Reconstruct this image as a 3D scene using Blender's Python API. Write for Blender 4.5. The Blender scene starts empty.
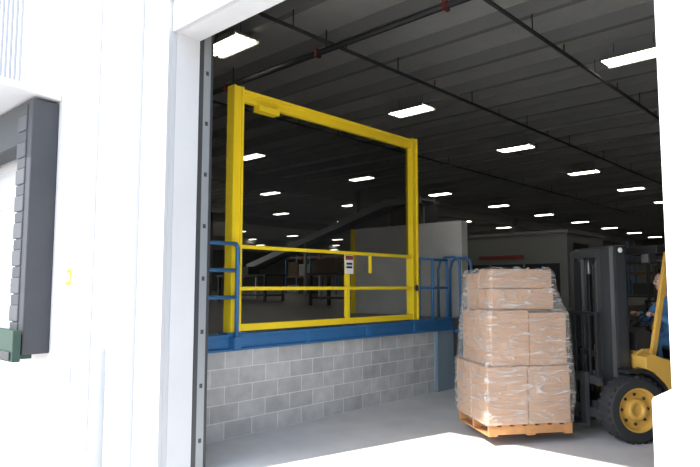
import bpy, bmesh, math, random
from mathutils import Vector, Matrix
random.seed(4)
scene = bpy.context.scene
try:
    scene.view_settings.view_transform = 'Standard'
    scene.view_settings.look = 'None'
except Exception:
    pass

# ------------------------------------------------------------------ materials
def mat(name, col, rough=0.6, metal=0.0, var=0.0, vscale=3.0, bump=0.0, bscale=30.0, emit=None, estr=0.0, coat=0.0):
    m = bpy.data.materials.new(name); m.use_nodes = True
    nt = m.node_tree; b = nt.nodes['Principled BSDF']
    b.inputs['Base Color'].default_value = (*col, 1)
    b.inputs['Roughness'].default_value = rough
    b.inputs['Metallic'].default_value = metal
    if coat: b.inputs['Coat Weight'].default_value = coat
    tc = nt.nodes.new('ShaderNodeTexCoord')
    if var > 0:
        n = nt.nodes.new('ShaderNodeTexNoise'); n.inputs['Scale'].default_value = vscale
        n.inputs['Detail'].default_value = 6; n.inputs['Roughness'].default_value = 0.6
        r = nt.nodes.new('ShaderNodeValToRGB')
        r.color_ramp.elements[0].position = 0.3; r.color_ramp.elements[1].position = 0.7
        r.color_ramp.elements[0].color = (*[c*(1-var) for c in col], 1)
        r.color_ramp.elements[1].color = (*[min(1, c*(1+var)) for c in col], 1)
        nt.links.new(tc.outputs['Object'], n.inputs['Vector'])
        nt.links.new(n.outputs['Fac'], r.inputs['Fac'])
        nt.links.new(r.outputs['Color'], b.inputs['Base Color'])
    if bump > 0:
        n2 = nt.nodes.new('ShaderNodeTexNoise'); n2.inputs['Scale'].default_value = bscale
        n2.inputs['Detail'].default_value = 4
        bp = nt.nodes.new('ShaderNodeBump'); bp.inputs['Strength'].default_value = bump
        bp.inputs['Distance'].default_value = 0.02
        nt.links.new(tc.outputs['Object'], n2.inputs['Vector'])
        nt.links.new(n2.outputs['Fac'], bp.inputs['Height'])
        nt.links.new(bp.outputs['Normal'], b.inputs['Normal'])
    if emit:
        b.inputs['Emission Color'].default_value = (*emit, 1)
        b.inputs['Emission Strength'].default_value = estr
    return m

def block_mat():
    m = mat('cmu_block', (0.4, 0.4, 0.4), 0.9)
    nt = m.node_tree; b = nt.nodes['Principled BSDF']
    tc = nt.nodes.new('ShaderNodeTexCoord'); sp = nt.nodes.new('ShaderNodeSeparateXYZ'); cb = nt.nodes.new('ShaderNodeCombineXYZ')
    nt.links.new(tc.outputs['Object'], sp.inputs[0])
    nt.links.new(sp.outputs['Y'], cb.inputs['X']); nt.links.new(sp.outputs['Z'], cb.inputs['Y'])
    br = nt.nodes.new('ShaderNodeTexBrick')
    br.inputs['Scale'].default_value = 1.0
    br.inputs['Brick Width'].default_value = 0.4; br.inputs['Row Height'].default_value = 0.2
    br.inputs['Mortar Size'].default_value = 0.007; br.inputs['Mortar Smooth'].default_value = 0.3
    br.inputs['Color1'].default_value = (0.54, 0.53, 0.51, 1); br.inputs['Color2'].default_value = (0.42, 0.415, 0.40, 1)
    br.inputs['Mortar'].default_value = (0.74, 0.72, 0.69, 1)
    nt.links.new(cb.outputs[0], br.inputs['Vector'])
    n = nt.nodes.new('ShaderNodeTexNoise'); n.inputs['Scale'].default_value = 5; n.inputs['Detail'].default_value = 8
    nt.links.new(tc.outputs['Object'], n.inputs['Vector'])
    mx = nt.nodes.new('ShaderNodeMix'); mx.data_type = 'RGBA'; mx.blend_type = 'OVERLAY'; mx.inputs['Factor'].default_value = 0.35
    nt.links.new(br.outputs['Color'], mx.inputs[6]); nt.links.new(n.outputs['Fac'], mx.inputs[7])
    nt.links.new(mx.outputs[2], b.inputs['Base Color'])
    bp = nt.nodes.new('ShaderNodeBump'); bp.inputs['Strength'].default_value = 0.6; bp.inputs['Distance'].default_value = 0.01; bp.invert = True
    nt.links.new(br.outputs['Fac'], bp.inputs['Height']); nt.links.new(bp.outputs['Normal'], b.inputs['Normal'])
    return m

def film_mat(name, base_alpha, hi):
    m = bpy.data.materials.new(name); m.use_nodes = True
    nt = m.node_tree; nt.nodes.clear()
    out = nt.nodes.new('ShaderNodeOutputMaterial'); mix = nt.nodes.new('ShaderNodeMixShader')
    tr = nt.nodes.new('ShaderNodeBsdfTransparent'); gl = nt.nodes.new('ShaderNodeBsdfPrincipled')
    gl.inputs['Base Color'].default_value = (0.72, 0.68, 0.64, 1); gl.inputs['Roughness'].default_value = 0.1
    gl.inputs['Specular IOR Level'].default_value = 0.9
    tc = nt.nodes.new('ShaderNodeTexCoord'); mp = nt.nodes.new('ShaderNodeMapping')
    mp.inputs['Rotation'].default_value = (0.5, 0.6, 0.2); mp.inputs['Scale'].default_value = (2, 2, 9)
    n = nt.nodes.new('ShaderNodeTexNoise'); n.inputs['Scale'].default_value = 1.5; n.inputs['Detail'].default_value = 4; n.inputs['Distortion'].default_value = 2.2
    r = nt.nodes.new('ShaderNodeMapRange'); r.inputs['From Min'].default_value = 0.46; r.inputs['From Max'].default_value = 0.68
    r.inputs['To Min'].default_value = base_alpha; r.inputs['To Max'].default_value = hi
    bp = nt.nodes.new('ShaderNodeBump'); bp.inputs['Strength'].default_value = 1.0; bp.inputs['Distance'].default_value = 0.06
    nt.links.new(tc.outputs['Object'], mp.inputs[0]); nt.links.new(mp.outputs[0], n.inputs['Vector'])
    nt.links.new(n.outputs['Fac'], r.inputs[0]); nt.links.new(n.outputs['Fac'], bp.inputs['Height'])
    nt.links.new(bp.outputs[0], gl.inputs['Normal'])
    nt.links.new(r.outputs[0], mix.inputs[0]); nt.links.new(tr.outputs[0], mix.inputs[1]); nt.links.new(gl.outputs[0], mix.inputs[2])
    nt.links.new(mix.outputs[0], out.inputs[0])
    return m

def gate_sheet_mat():  # see-through dark sheet, set to darken the interior seen behind the gate
    m = bpy.data.materials.new('dark_gate_sheet'); m.use_nodes = True
    nt = m.node_tree; nt.nodes.clear()
    out = nt.nodes.new('ShaderNodeOutputMaterial'); mix = nt.nodes.new('ShaderNodeMixShader'); mix.inputs[0].default_value = 0.35
    tr = nt.nodes.new('ShaderNodeBsdfTransparent'); d = nt.nodes.new('ShaderNodeBsdfDiffuse'); d.inputs[0].default_value = (0.015, 0.016, 0.017, 1)
    nt.links.new(tr.outputs[0], mix.inputs[1]); nt.links.new(d.outputs[0], mix.inputs[2]); nt.links.new(mix.outputs[0], out.inputs[0])
    return m

M = {}
M['white'] = mat('white_painted_wall', (0.50, 0.502, 0.508), 0.7, var=0.04, vscale=1.2, bump=0.1)
M['trimw'] = mat('white_trim', (0.41, 0.415, 0.425), 0.6)
M['siding'] = mat('ribbed_siding', (0.36, 0.375, 0.40), 0.5)
M['asphalt'] = mat('outdoor_concrete', (0.60, 0.585, 0.56), 0.85, var=0.08, vscale=0.8, bump=0.2)
M['floor'] = mat('concrete_floor', (0.60, 0.595, 0.58), 0.6, var=0.16, vscale=0.9, bump=0.08, bscale=12)
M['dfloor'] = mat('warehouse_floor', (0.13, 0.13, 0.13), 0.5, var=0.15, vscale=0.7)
M['conc'] = mat('tilt_concrete', (0.42, 0.415, 0.40), 0.85, var=0.12, vscale=1.8)
M['block'] = block_mat()
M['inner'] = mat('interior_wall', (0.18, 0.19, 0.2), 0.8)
M['deck'] = mat('roof_deck', (0.62, 0.62, 0.60), 0.7, var=0.06)
M['purlin'] = mat('purlin_steel', (0.32, 0.32, 0.315), 0.55)
M['pipe'] = mat('dark_pipe', (0.02, 0.022, 0.025), 0.5)
M['red'] = mat('red_paint', (0.22, 0.035, 0.03), 0.5)
M['yellow'] = mat('safety_yellow', (0.90, 0.65, 0.02), 0.42, var=0.04)
M['blue'] = mat('blue_steel', (0.035, 0.15, 0.34), 0.45, var=0.06)
M['bluegrey'] = mat('bluegrey_plate', (0.24, 0.31, 0.37), 0.6)
M['galv'] = mat('galvanized', (0.30, 0.32, 0.33), 0.45, metal=0.4)
M['black'] = mat('black_paint', (0.014, 0.014, 0.016), 0.5)
M['dgrey'] = mat('dark_grey_steel', (0.04, 0.042, 0.045), 0.45)
M['mast'] = mat('mast_steel', (0.04, 0.042, 0.045), 0.35, metal=0.1)
M['mast2'] = mat('mast_rail_worn', (0.14, 0.14, 0.14), 0.35, metal=0.3)
M['rubber'] = mat('tyre_rubber', (0.022, 0.022, 0.023), 0.85, bump=0.2)
M['fyel'] = mat('forklift_yellow', (0.62, 0.36, 0.07), 0.4, var=0.05)
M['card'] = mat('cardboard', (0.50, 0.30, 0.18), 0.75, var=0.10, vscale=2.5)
M['tape'] = mat('packing_tape', (0.34, 0.20, 0.11), 0.3)
M['wood'] = mat('pallet_wood', (0.50, 0.24, 0.09), 0.8, var=0.15, vscale=9)
M['seal'] = mat('dock_seal_vinyl', (0.028, 0.03, 0.035), 0.7, var=0.1)
M['seal2'] = mat('dock_seal_stripe', (0.05, 0.052, 0.058), 0.7)
M['green'] = mat('green_bumper', (0.006, 0.03, 0.018), 0.6)
M['film'] = film_mat('stretch_film', 0.16, 0.62)
M['gate_sheet'] = gate_sheet_mat()
M['lamp'] = mat('fluorescent_tube', (1, 1, 1), 0.5, emit=(1, 0.94, 0.80), estr=17.0)
M['lampf'] = mat('fluorescent_panel', (1, 1, 1), 0.5, emit=(1, 0.95, 0.84), estr=9.0)
M['lampw'] = mat('lamp_housing', (0.28, 0.28, 0.25), 0.5)
M['signw'] = mat('sign_white', (0.75, 0.75, 0.75), 0.5)
M['cover'] = mat('blue_coveralls', (0.10, 0.26, 0.50), 0.85, bump=0.3)
M['skin'] = mat('skin', (0.62, 0.38, 0.28), 0.6)
M['hair'] = mat('dark_hair', (0.04, 0.025, 0.02), 0.8)
M['office'] = mat('office_panel', (0.19, 0.195, 0.195), 0.6)
M['glassd'] = mat('dark_glass', (0.02, 0.025, 0.03), 0.3)
M['orange'] = mat('rack_orange', (0.15, 0.06, 0.025), 0.5)
M['tank'] = mat('tank_grey', (0.6, 0.6, 0.6), 0.35, metal=0.6)
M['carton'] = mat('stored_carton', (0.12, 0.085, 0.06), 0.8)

# ------------------------------------------------------------------ builder
class B:
    def __init__(s): s.bm = bmesh.new(); s.mats = []
    def mi(s, k):
        if k not in s.mats: s.mats.append(k)
        return s.mats.index(k)
    def box(s, x0, x1, y0, y1, z0, z1, k, rot=None, piv=None):
        vs = [s.bm.verts.new(Vector((x, y, z))) for x in (x0, x1) for y in (y0, y1) for z in (z0, z1)]
        if rot is not None:
            p = piv if piv is not None else Vector(((x0+x1)/2, (y0+y1)/2, (z0+z1)/2))
            for v in vs: v.co = rot @ (v.co-p) + p
        i = s.mi(k)
        for f in ((0, 1, 3, 2), (4, 6, 7, 5), (0, 4, 5, 1), (2, 3, 7, 6), (0, 2, 6, 4), (1, 5, 7, 3)):
            fc = s.bm.faces.new([vs[j] for j in f]); fc.material_index = i
    def beam(s, p, q, w, h, k, up=Vector((0, 0, 1))):
        p = Vector(p); q = Vector(q); d = (q-p).normalized()
        sd = d.cross(up)
        if sd.length < 1e-4: sd = d.cross(Vector((0, 1, 0)))
        sd.normalize(); u = sd.cross(d)
        vs = []
        for c in (p, q):
            for a, b in ((-1, -1), (1, -1), (1, 1), (-1, 1)):
                vs.append(s.bm.verts.new(c+sd*a*w/2+u*b*h/2))
        i = s.mi(k)
        for f in ((3, 2, 1, 0), (4, 5, 6, 7), (0, 1, 5, 4), (1, 2, 6, 5), (2, 3, 7, 6), (3, 0, 4, 7)):
            s.bm.faces.new([vs[j] for j in f]).material_index = i
    def tube(s, pts, r, k, seg=12):
        pts = [Vector(p) for p in pts]; i = s.mi(k); rings = []
        rr = r if isinstance(r, (list, tuple)) else [r]*len(pts)
        ref = None
        for n, p in enumerate(pts):
            d = (pts[min(n+1, len(pts)-1)]-pts[max(n-1, 0)]).normalized()
            if ref is None: ref = Vector((0, 0, 1)) if abs(d.z) < 0.9 else Vector((1, 0, 0))
            a = d.cross(ref)
            if a.length < 1e-3: a = d.cross(Vector((0, 1, 0)))
            a.normalize(); b = a.cross(d)
            ref = b
            rings.append([s.bm.verts.new(p+(a*math.cos(t*2*math.pi/seg)+b*math.sin(t*2*math.pi/seg))*rr[n]) for t in range(seg)])
        for n in range(len(rings)-1):
            for t in range(seg):
                f = s.bm.faces.new([rings[n][t], rings[n][(t+1) % seg], rings[n+1][(t+1) % seg], rings[n+1][t]]); f.material_index = i; f.smooth = True
        s.bm.faces.new(rings[0]).material_index = i; s.bm.faces.new(rings[-1][::-1]).material_index = i
    def lathe_y(s, c, prof, seg=36):
        c = Vector(c); rings = []
        for r, y, k in prof:
            rings.append([s.bm.verts.new(c+Vector((math.cos(2*math.pi*t/seg)*r, y, math.sin(2*math.pi*t/seg)*r))) for t in range(seg)])
        for n in range(len(rings)-1):
            i = s.mi(prof[n+1][2])
            for t in range(seg):
                f = s.bm.faces.new([rings[n][t], rings[n][(t+1) % seg], rings[n+1][(t+1) % seg], rings[n+1][t]]); f.material_index = i; f.smooth = True
    def prism(s, poly, f3, w0, w1, k):
        i = s.mi(k)
        a = [s.bm.verts.new(f3(p, w0)) for p in poly]; b = [s.bm.verts.new(f3(p, w1)) for p in poly]
        n = len(poly)
        s.bm.faces.new(a).material_index = i; s.bm.faces.new(b[::-1]).material_index = i
        for j in range(n):
            s.bm.faces.new([a[j], b[j], b[(j+1) % n], a[(j+1) % n]]).material_index = i
    def prism_y(s, poly, y0, y1, k): s.prism(poly, lambda p, w: Vector((p[0], w, p[1])), y0, y1, k)
    def prism_x(s, poly, x0, x1, k): s.prism(poly, lambda p, w: Vector((w, p[0], p[1])), x0, x1, k)
    def ball(s, c, r, k, sc=(1, 1, 1), seg=20):
        mtx = Matrix.Translation(Vector(c)) @ Matrix.Diagonal((*sc, 1))
        g = bmesh.ops.create_uvsphere(s.bm, u_segments=seg, v_segments=seg//2+2, radius=r, matrix=mtx)
        i = s.mi(k); fs = set(f for v in g['verts'] for f in v.link_faces)
        for f in fs: f.material_index = i; f.smooth = True
    def obj(s, name, bevel=0.0, parent=None, loc=None, rotz=0):
        bmesh.ops.recalc_face_normals(s.bm, faces=s.bm.faces[:])
        me = bpy.data.meshes.new(name); s.bm.to_mesh(me); s.bm.free()
        for k in s.mats: me.materials.append(M[k])
        o = bpy.data.objects.new(name, me); scene.collection.objects.link(o)
        if bevel > 0:
            b = o.modifiers.new('Bevel', 'BEVEL'); b.width = bevel; b.segments = 2; b.limit_method = 'ANGLE'; b.angle_limit = math.radians(50)
        if loc is not None: o.location = loc
        o.rotation_euler[2] = rotz
        if parent: o.parent = parent
        return o

# key dimensions
WY0, WY1 = 2.93, 3.18          # exterior / interior face of front wall
JL, JR = -4.89, -0.77          # door opening
HZ = 4.12                      # opening head height
PX = -5.80                     # platform face
PZ = 1.19
CE = 7.0

# ------------------------------------------------------------------ shell
b = B(); b.box(-40, 25, -30, WY0, -0.2, 0.0, 'asphalt'); b.obj('ground')
b = B(); b.box(PX-0.1, 14, WY0, 70, -0.2, 0.0, 'floor')
b.obj('floor')
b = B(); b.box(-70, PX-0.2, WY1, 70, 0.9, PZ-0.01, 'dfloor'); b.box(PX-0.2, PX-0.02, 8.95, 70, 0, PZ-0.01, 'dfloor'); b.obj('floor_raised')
DX0, DX1, DZ0, DZ1 = -10.3, -7.9, 1.2, 3.95
b = B()
b.box(DX1, JL, WY0, WY1, 0, 9, 'white')
b.box(-40, DX0, WY0, WY1, 0, 9, 'white')
b.box(DX0, DX1, WY0, WY1, 0, DZ0, 'white')
b.box(DX0, DX1, WY0, WY1, DZ1, 9, 'white')
b.box(JL, JR, WY0, WY1, HZ, 9, 'white')
b.box(JR, 14, WY0, WY1, 0, 9, 'white')
b.obj('wall_front')
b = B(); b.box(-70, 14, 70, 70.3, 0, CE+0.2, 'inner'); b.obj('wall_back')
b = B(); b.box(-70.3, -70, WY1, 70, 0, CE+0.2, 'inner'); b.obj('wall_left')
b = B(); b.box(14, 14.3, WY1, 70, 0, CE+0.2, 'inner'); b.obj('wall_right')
b = B()
b.box(-5.42, JL, WY0-0.05, WY0, 0, 9, 'trimw')
b.box(-5.46, -5.42, WY0-0.09, WY0, 0, 9, 'trimw')
b.box(JL-0.04, JL, WY0-0.09, WY0-0.05, 0, 9, 'trimw')
b.obj('trim_1', 0.005)
b = B()
b.box(JL, JR, WY0-0.05, WY0, HZ, HZ+0.32, 'trimw'); b.box(JL, JR, WY0-0.09, WY0, HZ+0.32, HZ+0.36, 'trimw')
b.obj('trim_2', 0.005)
b = B(); b.box(-6.64, -6.46, WY0-0.04, WY0, 0, 9, 'trimw'); b.obj('trim_3', 0.005)
b = B()
x = -14.0
while x < -8.85:
    b.box(x, x+0.07, WY0-0.05, WY0, 4.45, 9, 'siding'); b.box(x+0.07, x+0.2, WY0-0.015, WY0, 4.45, 9, 'siding'); x += 0.2
b.obj('ribbed_wall_siding')
b = B(); b.box(-70, 14, WY1, 70, CE, CE+0.2, 'deck'); b.obj('ceiling')
b = B()
y = 4.0
while y < 69:
    b.box(-70, 14, y-0.03, y+0.03, CE-0.26, CE, 'purlin'); b.box(-70, 14, y-0.03, y+0.11, CE-0.28, CE-0.26, 'purlin'); y += 1.53
b.obj('ceiling_purlins')
b = B()
for xx in (-2, -20.8, -34, -50):
    b.box(xx-0.01, xx+0.01, WY1, 69.9, CE-0.85, CE-0.28, 'purlin'); b.box(xx-0.12, xx+0.12, WY1, 69.9, CE-0.88, CE-0.85, 'purlin')
b.obj('roof_rafters')

b = B()
for xx, r in ((-4.7, 0.035), (-7.8, 0.035), (-12.5, 0.03), (-0.8, 0.03)):
    b.tube([(xx, 5.0, 6.38), (xx, 69, 6.38)], r, 'pipe', 8)
    y = 7.0
    while y < 66:
        b.tube([(xx, y, 6.38), (xx, y, 6.72)], 0.012, 'pipe', 6)
        b.tube([(xx, y+1.4, 6.38), (xx, y+1.4, 6.56)], 0.014, 'red', 6); y += 3.06
b.tube([(-0.8, 8.05, 6.33), (-40, 8.05, 6.33)], 0.06, 'pipe', 10)
for i in range(12):
    b.tube([(-2-i*3.0, 8.05, 6.33), (-2-i*3.0, 8.05, 6.74)], 0.015, 'pipe', 6)
    b.box(-2.27-i*3.0, -2.21-i*3.0, 7.98, 8.12, 6.25, 6.41, 'red')
b.obj('sprinkler_piping')

def fixture_geo(b, x, y, full=True):
    z = 6.6
    b.box(x-0.61, x+0.61, y-0.3, y+0.3, z, z+0.05, 'lampw')
    if full:
        b.box(x-0.61, x+0.61, y-0.31, y-0.29, z-0.05, z, 'lampw'); b.box(x-0.61, x+0.61, y+0.29, y+0.31, z-0.05, z, 'lampw')
        b.box(x-0.59, x+0.59, y-0.28, y+0.28, z-0.004, z-0.001, 'lampw')
        for t in range(4):
            yy = y-0.21+t*0.14
            b.box(x-0.58, x+0.58, yy-0.022, yy+0.022, z-0.045, z-0.02, 'lamp')
        b.tube([(x-0.4, y, z+0.05), (x-0.4, y, CE)], 0.006, 'pipe', 5); b.tube([(x+0.4, y, z+0.05), (x+0.4, y, CE)], 0.006, 'pipe', 5)
    else:
        b.box(x-0.58, x+0.58, y-0.2, y+0.2, z-0.03, z-0.002, 'lampf')
near = []
bf = B()
for i, x in enumerate([-3.9, -9.75, -17.8, -24.2, -30.6, -37.0, -43.4, -49.8, -56]):
    for j in range(10):
        y = 7.0+6.13*j if i < 2 else 7.6+6.3*j
        if i == 2 and j == 0: continue
        if x > -10.5 and y < 26: near.append((x, y))
        else: fixture_geo(bf, x, y, False)
bf.obj('distant_ceiling_lights')
for x, y in near:
    b = B(); fixture_geo(b, 0, 0); b.obj('ceiling_light', loc=(x, y, 0))

# ------------------------------------------------------------------ platform
b = B()
b.box(PX-0.2, PX, WY1+0.02, 8.40, 0, 1.0, 'block')
b.obj('block_wall_platform')
b = B(); b.box(PX-0.2, PX+0.03, 8.40, 8.95, 0, 1.0, 'bluegrey'); b.box(PX+0.03, PX+0.05, 8.42, 8.48, 0, 1.0, 'bluegrey'); b.obj('steel_closure_panel', 0.006)
b = B()
b.box(PX-0.2, PX+0.02, WY1+0.02, 8.95, 1.0, PZ, 'blue')
b.box(PX+0.02, PX+0.06, WY1+0.02, 8.95, 1.0, 1.025, 'blue'); b.box(PX+0.02, PX+0.06, WY1+0.02, 8.95, PZ-0.025, PZ, 'blue')
for yy in (4.33, 5.5, 6.7, 7.86):
    b.box(PX+0.02, PX+0.045, yy-0.06, yy+0.06, 1.02, PZ, 'blue')
b.obj('blue_edge_beam', 0.004)
b = B()
b.box(-8.50, -5.88, 9.44, 9.64, PZ-0.01, 2.95, 'conc')
b.box(-8.62, -8.50, 9.42, 9.66, PZ-0.01, 2.95, 'yellow')
b.obj('concrete_partition_wall', 0.01)

# ------------------------------------------------------------------ safety gate
b = B()
gx = PX-0.02; y0, y1 = 4.32, 7.88; zt = 4.17
def upr(y):
    b.box(gx-0.09, gx+0.03, y-0.075, y+0.075, PZ+0.02, zt, 'yellow')
    b.box(gx+0.03, gx+0.05, y-0.075, y-0.045, PZ+0.02, zt, 'yellow'); b.box(gx+0.03, gx+0.05, y+0.045, y+0.075, PZ+0.02, zt, 'yellow')
    b.box(gx-0.12, gx+0.07, y-0.13, y+0.13, PZ, PZ+0.02, 'blue')
upr(y0); upr(y1)
b.box(gx-0.07, gx+0.02, y0+0.07, y1-0.07, zt-0.17, zt-0.03, 'yellow')
b.box(gx+0.02, gx+0.05, y0+0.07, y1-0.07, zt-0.075, zt-0.03, 'yellow')
b.box(gx-0.07, gx+0.07, y0+0.3, y0+0.62, zt-0.25, zt-0.17, 'yellow')
b.box(gx-0.03, gx+0.04, y0+0.07, y1-0.07, PZ+0.03, PZ+0.11, 'yellow')
for z in (1.72, 2.22):
    b.box(gx-0.025, gx+0.03, y0+0.07, y1-0.07, z-0.022, z+0.022, 'yellow')
b.box(gx-0.02, gx+0.035, 6.25, 6.31, PZ+0.1, 2.22, 'yellow')
b.box(gx-0.02, gx+0.03, 6.78, 6.80, 1.94, 2.22, 'yellow')
b.box(gx+0.036, gx+0.042, 6.20, 6.38, 1.92, 2.19, 'signw'); b.box(gx+0.043, gx+0.046, 6.21, 6.37, 2.12, 2.18, 'red')
b.box(gx+0.043, gx+0.046, 6.23, 6.35, 2.0, 2.03, 'black'); b.box(gx+0.043, gx+0.046, 6.23, 6.35, 2.05, 2.08, 'black')
b.ball((gx+0.07, y1-0.02, 1.72), 0.05, 'dgrey', (0.5, 1, 1))
b.box(gx-0.05, gx-0.045, y0+0.07, y1-0.07, 2.24, zt-0.17, 'gate_sheet')  # thin dark sheet above the rails, makes the far interior look darker
b.obj('vertical_lift_safety_gate', 0.004)

b = B()
rx = PX+0.10
for z in (1.62, 1.93, 2.24):
    b.tube([(rx, WY1+0.23, z), (rx, 4.26, z)], 0.023, 'blue', 10)
b.tube([(rx, WY1+0.25, 1.05), (rx, WY1+0.25, 2.24)], 0.026, 'blue', 10)
b.tube([(rx, 4.28, 1.05), (rx, 4.28, 2.20), (rx, 4.25, 2.24)], 0.026, 'blue', 10)
for yy in (WY1+0.25, 4.28): b.box(PX+0.021, rx+0.03, yy-0.05, yy+0.05, 1.03, 1.16, 'blue')
b.obj('blue_guard_rail')
b = B()
rx = PX-0.03
for z in (1.72, 2.2): b.tube([(rx, y1+0.14, z), (rx, 8.86, z)], 0.024, 'blue', 10)
for y in (y1+0.16, 8.42, 8.86):
    b.tube([(rx, y, PZ), (rx, y, 2.2)], 0.026, 'blue', 10); b.box(rx-0.06, rx+0.06, y-0.06, y+0.06, PZ, PZ+0.015, 'blue')
b.obj('blue_guard_rail')
b = B()
lx = PX+0.13
for yy in (9.02, 9.40):
    b.tube([(lx-0.45, yy, PZ), (lx-0.45, yy, 2.05), (lx-0.4, yy, 2.2), (lx-0.3, yy, 2.26), (lx-0.1, yy, 2.26), (lx-0.02, yy, 2.2), (lx, yy, 2.1), (lx, yy, 0)], 0.024, 'blue', 10)
    b.box(PX-0.02, lx, yy-0.02, yy+0.02, 0.95, 1.0, 'blue')
for i in range(4): b.tube([(lx, 9.02, 0.25+i*0.29), (lx, 9.40, 0.25+i*0.29)], 0.014, 'blue', 8)
b.obj('blue_access_ladder')

b = B()
def track(x, s):
    def bx(a, c, ya, yb, z0, z1, k): b.box(min(x+s*a, x+s*c), max(x+s*a, x+s*c), ya, yb, z0, z1, k)
    bx(0.0, 0.10, WY1+0.005, WY1+0.05, 0, HZ+0.6, 'dgrey')
    bx(0.0, 0.06, WY1+0.05, WY1+0.13, 0, HZ+0.6, 'galv')
    bx(0.015, 0.12, WY1+0.13, WY1+0.17, 0, HZ+0.6, 'dgrey')
    for i in range(8): bx(-0.004, 0.0, WY1+0.075, WY1+0.105, 0.3+i*0.5, 0.34+i*0.5, 'dgrey')
track(JL, -1); b.obj('door_track')
b = B(); track(JR, 1); b.obj('door_track')
b = B()
b.tube([(JL+0.05, WY1+0.55, HZ+1.0), (JR-0.05, WY1+0.55, HZ+1.0)], 0.28, 'galv', 20)
b.box(JL-0.03, JL+0.05, WY1+0.02, WY1+0.85, HZ+0.62, HZ+1.3, 'dgrey'); b.box(JR-0.05, JR+0.03, WY1+0.02, WY1+0.85, HZ+0.62, HZ+1.3, 'dgrey')
b.obj('rolled_up_door')

# ------------------------------------------------------------------ exterior dock
SX = -7.56
b = B()
for xa, xb in ((SX-0.36, SX), (-10.64, -10.3)):
    b.box(xa, xb, 2.62, WY0-0.002, 0.95, 4.0, 'seal')
for i in range(9):
    z = 1.0+i*0.33
    b.box(SX-0.42, SX-0.14, 2.60, 2.66, z, z+0.19, 'seal2')
    b.box(SX-0.40, SX-0.14, 2.605, 2.66, z+0.19, z+0.32, 'seal')
b.box(-10.3, SX-0.36, 2.62, WY0-0.002, 3.5, 4.0, 'seal')
b.obj('dock_seal', 0.012)
b = B()
b.prism_x([(1.95, 4.10), (WY0-0.002, 4.02), (WY0-0.002, 4.11), (1.95, 4.18)], -10.75, SX+0.06, 'trimw')
b.obj('dock_canopy', 0.006)
b = B()
b.box(-10.28, DX1-0.02, WY0+0.1, WY0+0.16, 1.2, 3.94, 'trimw')
for i in range(5): b.box(-10.28, DX1-0.02, WY0+0.085, WY0+0.1, 1.22+i*0.55, 1.70+i*0.55, 'trimw')
b.obj('dock_door')
b = B()
b.box(-10.4, -7.7, 2.75, WY0-0.002, 0.98, 1.18, 'green')
b.box(-8.3, -7.5, 2.5, 2.59, 0.88, 1.24, 'green'); b.box(-8.2, -7.6, 2.59, 2.75, 0.9, 1.18, 'green'); b.box(-8.25, -7.55, 2.48, 2.5, 0.9, 1.0, 'black')
b.box(-10.5, -9.9, 2.5, 2.59, 0.88, 1.24, 'green'); b.box(-10.4, -10.0, 2.59, 2.75, 0.9, 1.18, 'green')
b.obj('dock_bumper', 0.01)
b = B(); b.box(-7.14, -7.03, WY0-0.012, WY0, 1.76, 1.94, 'yellow'); b.box(-7.13, -7.04, WY0-0.014, WY0-0.012, 1.80, 1.90, 'siding'); b.obj('wall_label')
b = B(); b.box(-7.05, -6.92, WY0-0.06, WY0, 0.68, 0.9, 'trimw'); b.box(-7.02, -6.95, WY0-0.07, WY0-0.06, 0.73, 0.85, 'siding'); b.obj('electrical_outlet_box', 0.005)
b = B()
b.tube([(-5.66, 2.66, 0), (-5.66, 2.66, 1.12), (-5.66, 2.66, 1.16), (-5.66, 2.66, 1.18)], [0.055, 0.055, 0.04, 0.015], 'siding', 20)
b.obj('bollard')
b = B()
b.box(-0.735, 0.4, 2.50, WY0-0.002, 0, 1.33, 'white'); b.obj('white_concrete_guard_block', 0.02)

# ------------------------------------------------------------------ interior clutter
def column(x, y, z0):
    b = B()
    b.box(x-0.01, x+0.01, y-0.15, y+0.15, z0, CE-0.3, 'purlin'); b.box(x-0.15, x+0.15, y-0.16, y-0.14, z0, CE-0.3, 'purlin'); b.box(x-0.15, x+0.15, y+0.14, y+0.16, z0, CE-0.3, 'purlin')
    b.box(x-0.25, x+0.25, y-0.25, y+0.25, z0, z0+0.03, 'dgrey')
    b.obj('steel_column')
for x, y in ((-20.8, 23.2), (-20.8, 40.6), (-34, 23.2), (-34, 40.6), (-20.8, 12.0), (-34, 12.0)): column(x, y, PZ-0.01)
for x, y in ((-2, 22.2), (-2, 40.6)): column(x, y, 0)
b = B()
b.box(-9.9, -6.4, 15.4, 18.0, PZ-0.01, 3.15, 'office')
b.box(-9.7, -6.6, 15.38, 15.4, 1.3, 2.35, 'glassd')
for i in range(4): b.box(-9.72+i*1.04, -9.66+i*1.04, 15.37, 15.38, 1.3, 2.35, 'office')
b.box(-9.95, -6.35, 15.35, 18.05, 3.15, 3.23, 'office')
b.box(-6.4, -6.38, 15.8, 16.8, PZ, 2.9, 'glassd'); b.box(-9.0, -7.6, 15.36, 15.38, 2.5, 2.6, 'red')
b.obj('modular_office')
b = B()
for yy in (16.0, 16.8):
    b.beam((-22, yy, 2.2), (-13.0, yy, 4.6), 0.06, 0.22, 'galv'); b.beam((-13, yy, 4.6), (-11.5, yy, 4.6), 0.06, 0.22, 'galv')
b.beam((-22, 16.4, 2.2), (-13, 16.4, 4.6), 0.75, 0.04, 'galv'); b.beam((-13, 16.4, 4.6), (-11.5, 16.4, 4.6), 0.75, 0.04, 'galv')
for x, z in ((-21, 2.4), (-17, 3.4), (-12.0, 4.5)):
    for yy in (16, 16.8): b.box(x-0.05, x+0.05, yy-0.05, yy+0.05, PZ-0.01, z, 'galv')
b.obj('inclined_conveyor')
b = B()
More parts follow.
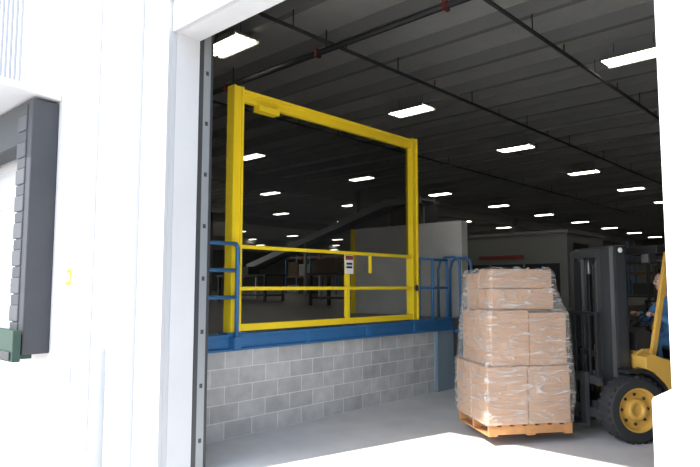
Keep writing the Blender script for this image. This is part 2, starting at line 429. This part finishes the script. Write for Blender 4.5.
b.box(-14.8, -13.6, 18.5, 20, PZ-0.01, 5.0, 'dgrey'); b.box(-14.5, -13.9, 18.3, 18.5, 2.6, 4.6, 'carton'); b.box(-14.3, -13.3, 18.2, 18.5, 1.2, 2.2, 'purlin')
b.box(-14.9, -13.5, 18.45, 20.1, 5.0, 5.1, 'purlin')
b.obj('packing_machine')
def rack(x, y, z0, nx):
    b = B()
    for i in range(nx+1):
        for yy in (y, y+1.1): b.box(x+i*2.6-0.05, x+i*2.6+0.05, yy-0.05, yy+0.05, z0, z0+3.0, 'blue')
    for lv in (1.2, 2.6):
        for yy in (y, y+1.1): b.box(x, x+nx*2.6, yy-0.03, yy+0.03, z0+lv, z0+lv+0.12, 'orange')
    for i in range(nx):
        for lv in (0, 1.32):
            for j in range(2):
                if random.random() < 0.75:
                    h = random.uniform(0.6, 1.05)
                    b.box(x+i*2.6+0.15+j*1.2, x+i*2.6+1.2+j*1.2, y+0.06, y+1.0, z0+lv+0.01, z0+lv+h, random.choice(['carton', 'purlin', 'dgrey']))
    b.obj('pallet_rack')
rack(-34, 30, PZ-0.01, 6); rack(-16, 34, PZ-0.01, 3); rack(-4.5, 30, 0, 5); rack(-50, 20, PZ-0.01, 6)
for (x, y, z0, w, d, h) in ((-12.9, 12.2, PZ-0.01, 2.4, 0.9, 0.95), (-20, 14.0, PZ-0.01, 3, 1, 1.0), (-9.0, 21.0, PZ-0.01, 3, 1.2, 1.4)):
    b = B()
    b.box(x, x+w, y, y+d, z0+h-0.08, z0+h, 'dgrey')
    for xx in (x+0.05, x+w-0.13):
        for yy in (y+0.03, y+d-0.11): b.box(xx, xx+0.08, yy, yy+0.08, z0, z0+h-0.08, 'dgrey')
    b.box(x, x+w, y+0.1, y+d-0.1, z0+0.2, z0+0.26, 'dgrey')
    b.box(x+0.2, x+1.0, y+0.15, y+0.7, z0+h, z0+h+0.4, 'carton'); b.box(x+1.2, x+1.8, y+0.15, y+0.7, z0+h, z0+h+0.3, 'dgrey')
    b.obj('work_bench')

# ------------------------------------------------------------------ forklift + load (local frame)
P0 = Vector((-3.375, 6.03, 0)); RZ = math.atan2(0.8, 0.6)
PL = P0 - Vector((0.6, 0.8, 0))*0.07       # load origin
def wheel(b, x, yo, r, w, sgn, kr='fyel'):
    s = -sgn
    prof = [(0.001, yo+s*0.05, kr), (r*0.17, yo+s*0.05, kr), (r*0.2, yo+s*0.02, kr), (r*0.3, yo+s*0.02, kr), (r*0.33, yo+s*0.09, kr), (r*0.55, yo+s*0.09, kr), (r*0.6, yo+s*0.02, kr), (r*0.66, yo+s*0.01, kr),
            (r*0.68, yo+s*0.01, 'rubber'), (r*0.9, yo, 'rubber'), (r*0.98, yo+s*0.03, 'rubber'), (r, yo+s*0.06, 'rubber'), (r, yo+s*(w-0.06), 'rubber'), (r*0.97, yo+s*(w-0.02), 'rubber'), (r*0.6, yo+s*w, 'rubber'), (0.001, yo+s*w, 'dgrey')]
    b.lathe_y((x, 0, r), prof)
    for t in range(8):
        a = t*math.pi/4
        b.ball((x+math.cos(a)*r*0.44, yo+s*0.085, r+math.sin(a)*r*0.44), r*0.05, 'black', seg=8)
    for t in range(28):
        a = t*math.pi/14
        c = Vector((x+math.cos(a)*r*0.98, yo+s*w/2, r+math.sin(a)*r*0.98))
        b.box(c.x-0.012, c.x+0.012, c.y-w*0.42, c.y+w*0.42, c.z-0.02, c.z+0.02, 'rubber', Matrix.Rotation(-a, 3, 'Y'))

def build_forklift():
    b = B()
    for ya in (0.17, 0.60):
        b.prism_y([(0.1, 0.135), (0.1, 0.145), (0.5, 0.175), (1.21, 0.175), (1.21, 0.75), (1.26, 0.75), (1.26, 0.13)], ya, ya+0.12, 'dgrey')
    for z in (0.25, 0.62): b.box(1.26, 1.31, -0.02, 0.92, z, z+0.1, 'dgrey')
    for y in (-0.02, 0.88): b.box(1.25, 1.30, y, y+0.04, 0.7, 1.45, 'black')
    b.box(1.25, 1.30, 0, 0.9, 1.41, 1.45, 'black')
    for i in range(5): b.box(1.265, 1.29, 0.15+i*0.145, 0.17+i*0.145, 0.7, 1.42, 'black')
    mx = 0.08
    for y, s in ((0.02, 1), (0.88, -1)):
        ya, yb = sorted((y, y+s*0.03)); b.box(1.46+mx, 1.62+mx, ya, yb, 0.08, 2.22, 'mast')
        ya, yb = sorted((y, y+s*0.10)); b.box(1.46+mx, 1.485+mx, ya, yb, 0.08, 2.22, 'mast2'); b.box(1.595+mx, 1.62+mx, ya, yb, 0.08, 2.22, 'mast')
        yi = y+s*0.10; ya, yb = sorted((yi, yi+s*0.03)); b.box(1.36+mx, 1.50+mx, ya, yb, 0.12, 2.18, 'dgrey')
        ya, yb = sorted((yi, yi+s*0.08)); b.box(1.34+mx, 1.37+mx, ya, yb, 0.12, 2.18, 'mast')
        b.tube([(1.54+mx, y+s*0.2, 0.15), (1.54+mx, y+s*0.2, 1.9)], 0.035, 'black', 12); b.tube([(1.54+mx, y+s*0.2, 1.9), (1.54+mx, y+s*0.2, 2.14)], 0.02, 'tank', 10)
        b.box(1.40+mx, 1.43+mx, y+s*0.27-0.02, y+s*0.27+0.02, 0.6, 2.1, 'mast2')
        b.tube([(1.42+mx, y+s*0.33, 0.6), (1.42+mx, y+s*0.33, 2.0), (1.46+mx, y+s*0.33, 2.13), (1.52+mx, y+s*0.33, 2.0), (1.53+mx, y+s*0.33, 0.7)], 0.014, 'black', 8)
        b.lathe_y((1.44+mx, y+s*0.26, 2.1), [(0.001, 0, 'mast'), (0.06, 0, 'mast'), (0.06, 0.03, 'mast'), (0.001, 0.03, 'mast')], 16)
    b.box(1.48+mx, 1.62+mx, 0.02, 0.88, 2.12, 2.23, 'mast'); b.box(1.36+mx, 1.44+mx, 0.14, 0.76, 2.10, 2.19, 'mast')
    b.box(1.58+mx, 1.63+mx, 0.02, 0.88, 1.30, 1.40, 'mast'); b.box(1.56+mx, 1.62+mx, 0.02, 0.88, 0.25, 0.45, 'mast')
    b.box(1.38+mx, 1.42+mx, 0.14, 0.76, 0.9, 0.98, 'mast')
    for z in (0.3, 0.65): b.box(1.30, 1.44, 0.13, 0.2, z, z+0.12, 'dgrey'); b.box(1.30, 1.44, 0.70, 0.77, z, z+0.12, 'dgrey')
    b.lathe_y((1.62, 0.015, 2.17), [(0.001, -0.004, 'signw'), (0.03, -0.004, 'signw'), (0.03, 0.003, 'signw')], 20)
    wheel(b, 1.62, -0.22, 0.37, 0.24, -1); wheel(b, 1.62, 1.12, 0.37, 0.24, 1)
    wheel(b, 3.35, -0.12, 0.28, 0.2, -1); wheel(b, 3.35, 1.02, 0.28, 0.2, 1)
    b.tube([(1.62, 0.03, 0.37), (1.62, 0.87, 0.37)], 0.07, 'black', 12); b.tube([(3.35, 0.08, 0.28), (3.35, 0.82, 0.28)], 0.06, 'black', 12)
    for ya, yb in ((-0.20, 0.0), (0.90, 1.10)):
        poly = []
        for t in range(9):
            a = math.radians(105-t*13); poly.append((1.62+math.cos(a)*0.41, 0.37+math.sin(a)*0.41))
        for t in range(8, -1, -1):
            a = math.radians(105-t*13); poly.append((1.62+math.cos(a)*0.45, 0.37+math.sin(a)*0.45))
        b.prism_y(poly, ya, yb, 'black')
        b.prism_y([(1.74, 0.82), (1.84, 0.78), (1.99, 0.62), (2.08, 0.40), (2.2, 0.40), (2.2, 0.86), (1.82, 0.98), (1.74, 0.95)], ya, yb, 'fyel')
    b.prism_y([(1.76, 0.42), (1.74, 0.95), (1.85, 1.02), (2.0, 1.02), (2.06, 0.5), (2.06, 0.42)], 0.0, 0.9, 'fyel')
    b.box(1.95, 3.3, 0.05, 0.85, 0.2, 0.52, 'black')
    for ya, yb in ((-0.15, 0.05), (0.85, 1.05)):
        b.box(2.12, 2.85, ya, yb, 0.25, 0.30, 'black'); b.box(2.12, 3.0, ya+0.02, yb, 0.45, 0.55, 'black')
    b.prism_y([(1.78, 1.0), (1.82, 1.2), (1.90, 1.26), (1.98, 1.2), (2.0, 1.0)], 0.03, 0.87, 'black')
    b.tube([(1.92, 0.40, 1.15), (2.10, 0.40, 1.30)], 0.03, 'black', 10)
    ring = [Vector((2.12, 0.40, 1.32))+Matrix.Rotation(math.radians(-35), 3, 'Y') @ Vector((math.cos(t*math.pi/12)*0.16, math.sin(t*math.pi/12)*0.16, 0)) for t in range(25)]
    b.tube(ring, 0.013, 'black', 8)
    b.beam(ring[0], ring[12], 0.03, 0.012, 'black'); b.beam(ring[6], ring[18], 0.03, 0.012, 'black')
    for i in range(3):
        b.tube([(1.95, 0.62+i*0.06, 1.15), (2.02, 0.62+i*0.06, 1.36)], 0.008, 'black', 6); b.ball((2.02, 0.62+i*0.06, 1.37), 0.02, 'black', seg=8)
    b.prism_y([(2.42, 0.5), (2.38, 0.86), (3.3, 0.93), (3.3, 0.5)], 0.0, 0.9, 'fyel')
    b.box(2.40, 2.85, 0.15, 0.65, 0.87, 0.97, 'black'); b.box(2.80, 2.91, 0.15, 0.65, 0.93, 1.5, 'black', Matrix.Rotation(0.12, 3, 'Y'))
    b.prism_y([(3.12, 0.55), (3.12, 1.0), (3.25, 1.12), (3.72, 1.08), (3.88, 0.9), (3.90, 0.35), (3.8, 0.22), (3.68, 0.22), (3.64, 0.5), (3.5, 0.62), (3.2, 0.62)], -0.1, 1.0, 'fyel')
    b.box(3.885, 3.91, 0.25, 0.65, 0.45, 0.75, 'black')
    b.tube([(3.48, 0.05, 1.3), (3.48, 0.1, 1.3), (3.48, 0.8, 1.3), (3.48, 0.85, 1.3)], [0.09, 0.15, 0.15, 0.09], 'tank', 20)
    b.box(3.35, 3.6, 0.15, 0.2, 1.1, 1.18, 'black'); b.box(3.35, 3.6, 0.7, 0.75, 1.1, 1.18, 'black')
    for y in (-0.02, 0.92):
        b.beam((1.95, y, 0.90), (2.22, y, 2.18), 0.05, 0.06, 'fyel' if y < 0 else 'black'); b.beam((3.3, y, 1.08), (3.1, y, 2.18), 0.06, 0.08, 'black')
        b.beam((2.10, y, 2.19), (3.2, y, 2.19), 0.06, 0.07, 'black')
    b.box(2.02, 2.12, 0.05, 0.19, 2.02, 2.14, 'black'); b.box(2.01, 2.02, 0.06, 0.18, 2.03, 2.13, 'mast2'); b.box(2.02, 2.12, 0.71, 0.85, 2.02, 2.14, 'black')
    b.box(2.05, 2.14, -0.05, 0.95, 2.14, 2.23, 'black'); b.box(3.12, 3.2, -0.05, 0.95, 2.16, 2.23, 'black')
    for i in range(7): b.box(2.12, 3.16, 0.1+i*0.12, 0.12+i*0.12, 2.17, 2.21, 'black')
    b.tube([(3.15, 0.85, 2.23), (3.15, 0.85, 2.3), (3.15, 0.85, 2.36)], [0.05, 0.05, 0.03], 'orange', 12)
    return b
fl = build_forklift().obj('forklift', 0.004, loc=P0, rotz=RZ)
fl2 = bpy.data.objects.new('forklift.001', fl.data); scene.collection.objects.link(fl2); fl2.location = (-3.5, 12.3, 0); fl2.rotation_euler[2] = math.radians(75)

b = B()
L, W = 1.0, 0.9; z0 = 0.0
for y in (0.0, W/2-0.02, W-0.04): b.box(0, L, y, y+0.04, z0+0.018, z0+0.105, 'wood')
for i in range(7): x = i*(L-0.1)/6; b.box(x, x+0.1, 0, W, z0+0.105, z0+0.123, 'wood')
for x in (0, 0.45, L-0.1): b.box(x, x+0.1, 0, W, z0, z0+0.018, 'wood')
b.obj('wooden_pallet', 0.003, loc=PL+Vector((0, 0, 0.105)), rotz=RZ)

b = B()
def cbox(x0, x1, y0, y1, z0, z1, ang=0):
    R = Matrix.Rotation(math.radians(ang), 3, 'Z'); p = Vector(((x0+x1)/2, (y0+y1)/2, 0))
    b.box(x0, x1, y0, y1, z0, z1, 'card', R, p)
    ym = (y0+y1)/2; b.box(x0-0.002, x1+0.002, ym-0.03, ym+0.03, z1-0.1, z1+0.001, 'tape', R, p)
zb = 0.229
cbox(-0.02, 0.460, -0.02, 0.44, zb, 0.86, 0); cbox(0.468, 0.98, -0.010, 0.44, zb, 0.857, 0); cbox(-0.02, 0.460, 0.447, 0.9, zb, 0.86); cbox(0.468, 0.98, 0.447, 0.9, zb, 0.86)
cbox(0.04, 0.50, 0.0, 0.43, 0.866, 1.48, 0.4); cbox(0.508, 0.97, 0.015, 0.43, 0.862, 1.45, -0.5); cbox(0.05, 0.97, 0.44, 0.86, 0.862, 1.46)
cbox(0.09, 0.84, 0.05, 0.44, 1.486, 1.72, 1.0); cbox(0.10, 0.83, 0.06, 0.44, 1.725, 1.94, -0.5); cbox(0.10, 0.82, 0.46, 0.84, 1.462, 1.90)
b.obj('stacked_cardboard_boxes', 0.012, loc=PL, rotz=RZ)
b = B()
secs = [(-0.03, 0.99, -0.03, 0.91, 0.235), (-0.04, 1.01, -0.045, 0.915, 0.5), (-0.035, 1.0, -0.035, 0.91, 0.83), (-0.01, 0.99, -0.035, 0.89, 0.93), (0.01, 0.99, -0.02, 0.88, 1.15), (0.02, 0.985, -0.02, 0.87, 1.42),
        (0.05, 0.93, 0.0, 0.86, 1.53), (0.06, 0.87, 0.02, 0.86, 1.72), (0.07, 0.855, 0.03, 0.86, 1.91), (0.11, 0.82, 0.07, 0.82, 1.955)]
rings = []
N = 20
for si, (xa, xb, ya, yb, z) in enumerate(secs):
    ring = []
    for (p, q) in (((xa, ya), (xb, ya)), ((xb, ya), (xb, yb)), ((xb, yb), (xa, yb)), ((xa, yb), (xa, ya))):
        for t in range(N):
            f = t/N; j = random.uniform(0, 0.018)
            x = p[0]+(q[0]-p[0])*f; y = p[1]+(q[1]-p[1])*f
            cx, cy = (xa+xb)/2, (ya+yb)/2
            ring.append(b.bm.verts.new((x+(x-cx)*j*2, y+(y-cy)*j*2, z+(random.uniform(-0.02, 0.02) if si else 0))))
    rings.append(ring)
i = b.mi('film')
for n in range(len(rings)-1):
    m = len(rings[0])
    for t in range(m):
        f = b.bm.faces.new([rings[n][t], rings[n][(t+1) % m], rings[n+1][(t+1) % m], rings[n+1][t]]); f.material_index = i; f.smooth = True
b.obj('stretch_wrap', loc=PL, rotz=RZ)

# ------------------------------------------------------------------ driver (seated, mostly behind the door pier)
drv = bpy.data.objects.new('forklift_driver', None); scene.collection.objects.link(drv); drv.location = P0; drv.rotation_euler[2] = RZ
def skin(name, pts, edges, rad, k, sub=2):
    me = bpy.data.meshes.new(name); me.from_pydata([Vector(p) for p in pts], edges, []); me.materials.append(M[k])
    o = bpy.data.objects.new(name, me); scene.collection.objects.link(o); o.parent = drv
    s = o.modifiers.new('Skin', 'SKIN'); s.use_smooth_shade = True
    if not me.skin_vertices: return o
    for i, r in enumerate(rad):
        me.skin_vertices[0].data[i].radius = (r, r) if not isinstance(r, tuple) else r
        me.skin_vertices[0].data[i].use_root = (i == 0)
    ss = o.modifiers.new('Sub', 'SUBSURF'); ss.levels = sub; ss.render_levels = sub
    return o
cy = 0.38
pts = [(2.56, cy, 1.09), (2.58, cy, 1.27), (2.53, cy, 1.46), (2.50, cy, 1.57), (2.47, cy, 1.64)]
rad = [(0.15, 0.12), (0.14, 0.11), (0.16, 0.115), (0.08, 0.07), (0.055, 0.055)]
ed = [(0, 1), (1, 2), (2, 3), (3, 4)]
for s in (-1, 1):
    n = len(pts)
    pts += [(2.51, cy+s*0.19, 1.50), (2.40, cy+s*0.29, 1.26), (2.24, cy+s*0.15, 1.40), (2.22, cy+s*0.15, 1.405)]
    rad += [0.070, 0.055, 0.038, 0.036]; ed += [(2, n), (n, n+1), (n+1, n+2), (n+2, n+3)]
    n = len(pts)
    pts += [(2.50, cy+s*0.11, 1.08), (2.14, cy+s*0.22, 1.08), (2.20, cy+s*0.22, 0.72), (2.2, cy+s*0.22, 0.68)]
    rad += [0.095, 0.07, 0.05, 0.048]; ed += [(0, n), (n, n+1), (n+1, n+2), (n+2, n+3)]
skin('body', pts, ed, rad, 'cover')
b = B()
hc = Vector((2.44, cy, 1.80))
b.ball(hc, 0.1, 'skin', (0.98, 0.78, 1.2), 24)
b.ball(hc+Vector((0.0, 0, -0.07)), 0.07, 'skin', (1.05, 0.8, 0.8))
b.tube([(2.47, cy, 1.62), (2.45, cy, 1.74)], 0.052, 'skin', 14)
b.ball(hc+Vector((-0.105, 0, -0.01)), 0.02, 'skin', (1, 0.7, 1.2), 10)
for s in (-1, 1):
    b.ball(hc+Vector((0.0, s*0.08, 0.0)), 0.025, 'skin', (0.8, 0.4, 1.3), 10)
    b.ball(hc+Vector((-0.086, s*0.032, 0.012)), 0.012, 'signw', seg=10); b.ball(hc+Vector((-0.096, s*0.032, 0.012)), 0.006, 'hair', seg=8)
    b.ball(hc+Vector((-0.09, s*0.032, 0.034)), 0.015, 'hair', (0.4, 1.2, 0.3), 8)
b.ball(hc+Vector((-0.094, 0, -0.05)), 0.02, 'red', (0.4, 1.2, 0.3), 10)
b.ball(hc+Vector((0.022, 0, 0.035)), 0.1, 'hair', (0.95, 0.84, 1.05), 20)
b.obj('head', parent=drv)
for s in (-1, 1):
    yc = cy+s*0.15; xo = -0.185; zo = 0.03
    skin('palm_%s' % ('l' if s < 0 else 'r'), [(2.40+xo, yc, 1.375+zo), (2.37+xo, yc, 1.38+zo), (2.345+xo, yc, 1.385+zo)], [(0, 1), (1, 2)], [(0.026, 0.026), (0.036, 0.018), (0.036, 0.016)], 'skin')
    b = B()
    for i, l in enumerate((0.9, 1.0, 0.95, 0.75)):
        yy = yc+(i-1.5)*0.02
        b.tube([(2.345+xo, yy, 1.392+zo), (2.345+xo-0.04*l, yy, 1.40+zo), (2.345+xo-0.06*l, yy, 1.378+zo), (2.345+xo-0.045*l, yy, 1.355+zo)], [0.009, 0.0085, 0.008, 0.006], 'skin', 8)
    b.tube([(2.38+xo, yc-s*0.03, 1.37+zo), (2.355+xo, yc-s*0.045, 1.36+zo), (2.33+xo, yc-s*0.04, 1.35+zo)], [0.011, 0.01, 0.008], 'skin', 8)
    b.obj('fingers', parent=drv)
    b = B()
    b.tube([(2.23, cy+s*0.22, 0.66), (2.22, cy+s*0.22, 0.60), (2.16, cy+s*0.22, 0.585), (2.09, cy+s*0.22, 0.58)], [0.045, 0.05, 0.045, 0.03], 'black', 12)
    b.obj('boot', parent=drv)

# ------------------------------------------------------------------ light
w = bpy.data.worlds.new('World'); scene.world = w; w.use_nodes = True
nt = w.node_tree; bg = nt.nodes['Background']
sky = nt.nodes.new('ShaderNodeTexSky'); sky.sky_type = 'NISHITA'; sky.sun_disc = False
sky.sun_elevation = math.radians(50); sky.sun_rotation = math.radians(193)
mixc = nt.nodes.new('ShaderNodeMix'); mixc.data_type = 'RGBA'; mixc.inputs['Factor'].default_value = 0.7
mixc.inputs[7].default_value = (0.80, 0.75, 0.68, 1)
nt.links.new(sky.outputs[0], mixc.inputs[6]); nt.links.new(mixc.outputs[2], bg.inputs['Color']); bg.inputs['Strength'].default_value = 1.75
sd = bpy.data.lights.new('Sun', 'SUN'); sd.energy = 10; sd.angle = math.radians(0.6); sd.color = (1, 0.96, 0.90)
so = bpy.data.objects.new('Sun', sd); scene.collection.objects.link(so)
el = math.radians(50); hd = Vector((0.23, 1.0)).normalized()
d = Vector((hd.x*math.cos(el), hd.y*math.cos(el), -math.sin(el)))
so.rotation_euler = d.to_track_quat('-Z', 'Y').to_euler(); so.location = (-3, -10, 15)

# ------------------------------------------------------------------ camera
cd = bpy.data.cameras.new('Camera'); cd.sensor_width = 36; cd.lens = 600/700*36; cd.clip_end = 300
co = bpy.data.objects.new('Camera', cd); scene.collection.objects.link(co)
co.location = (0, 0, 1.75); co.rotation_euler = (math.radians(95), 0, math.radians(42.5))
scene.camera = co
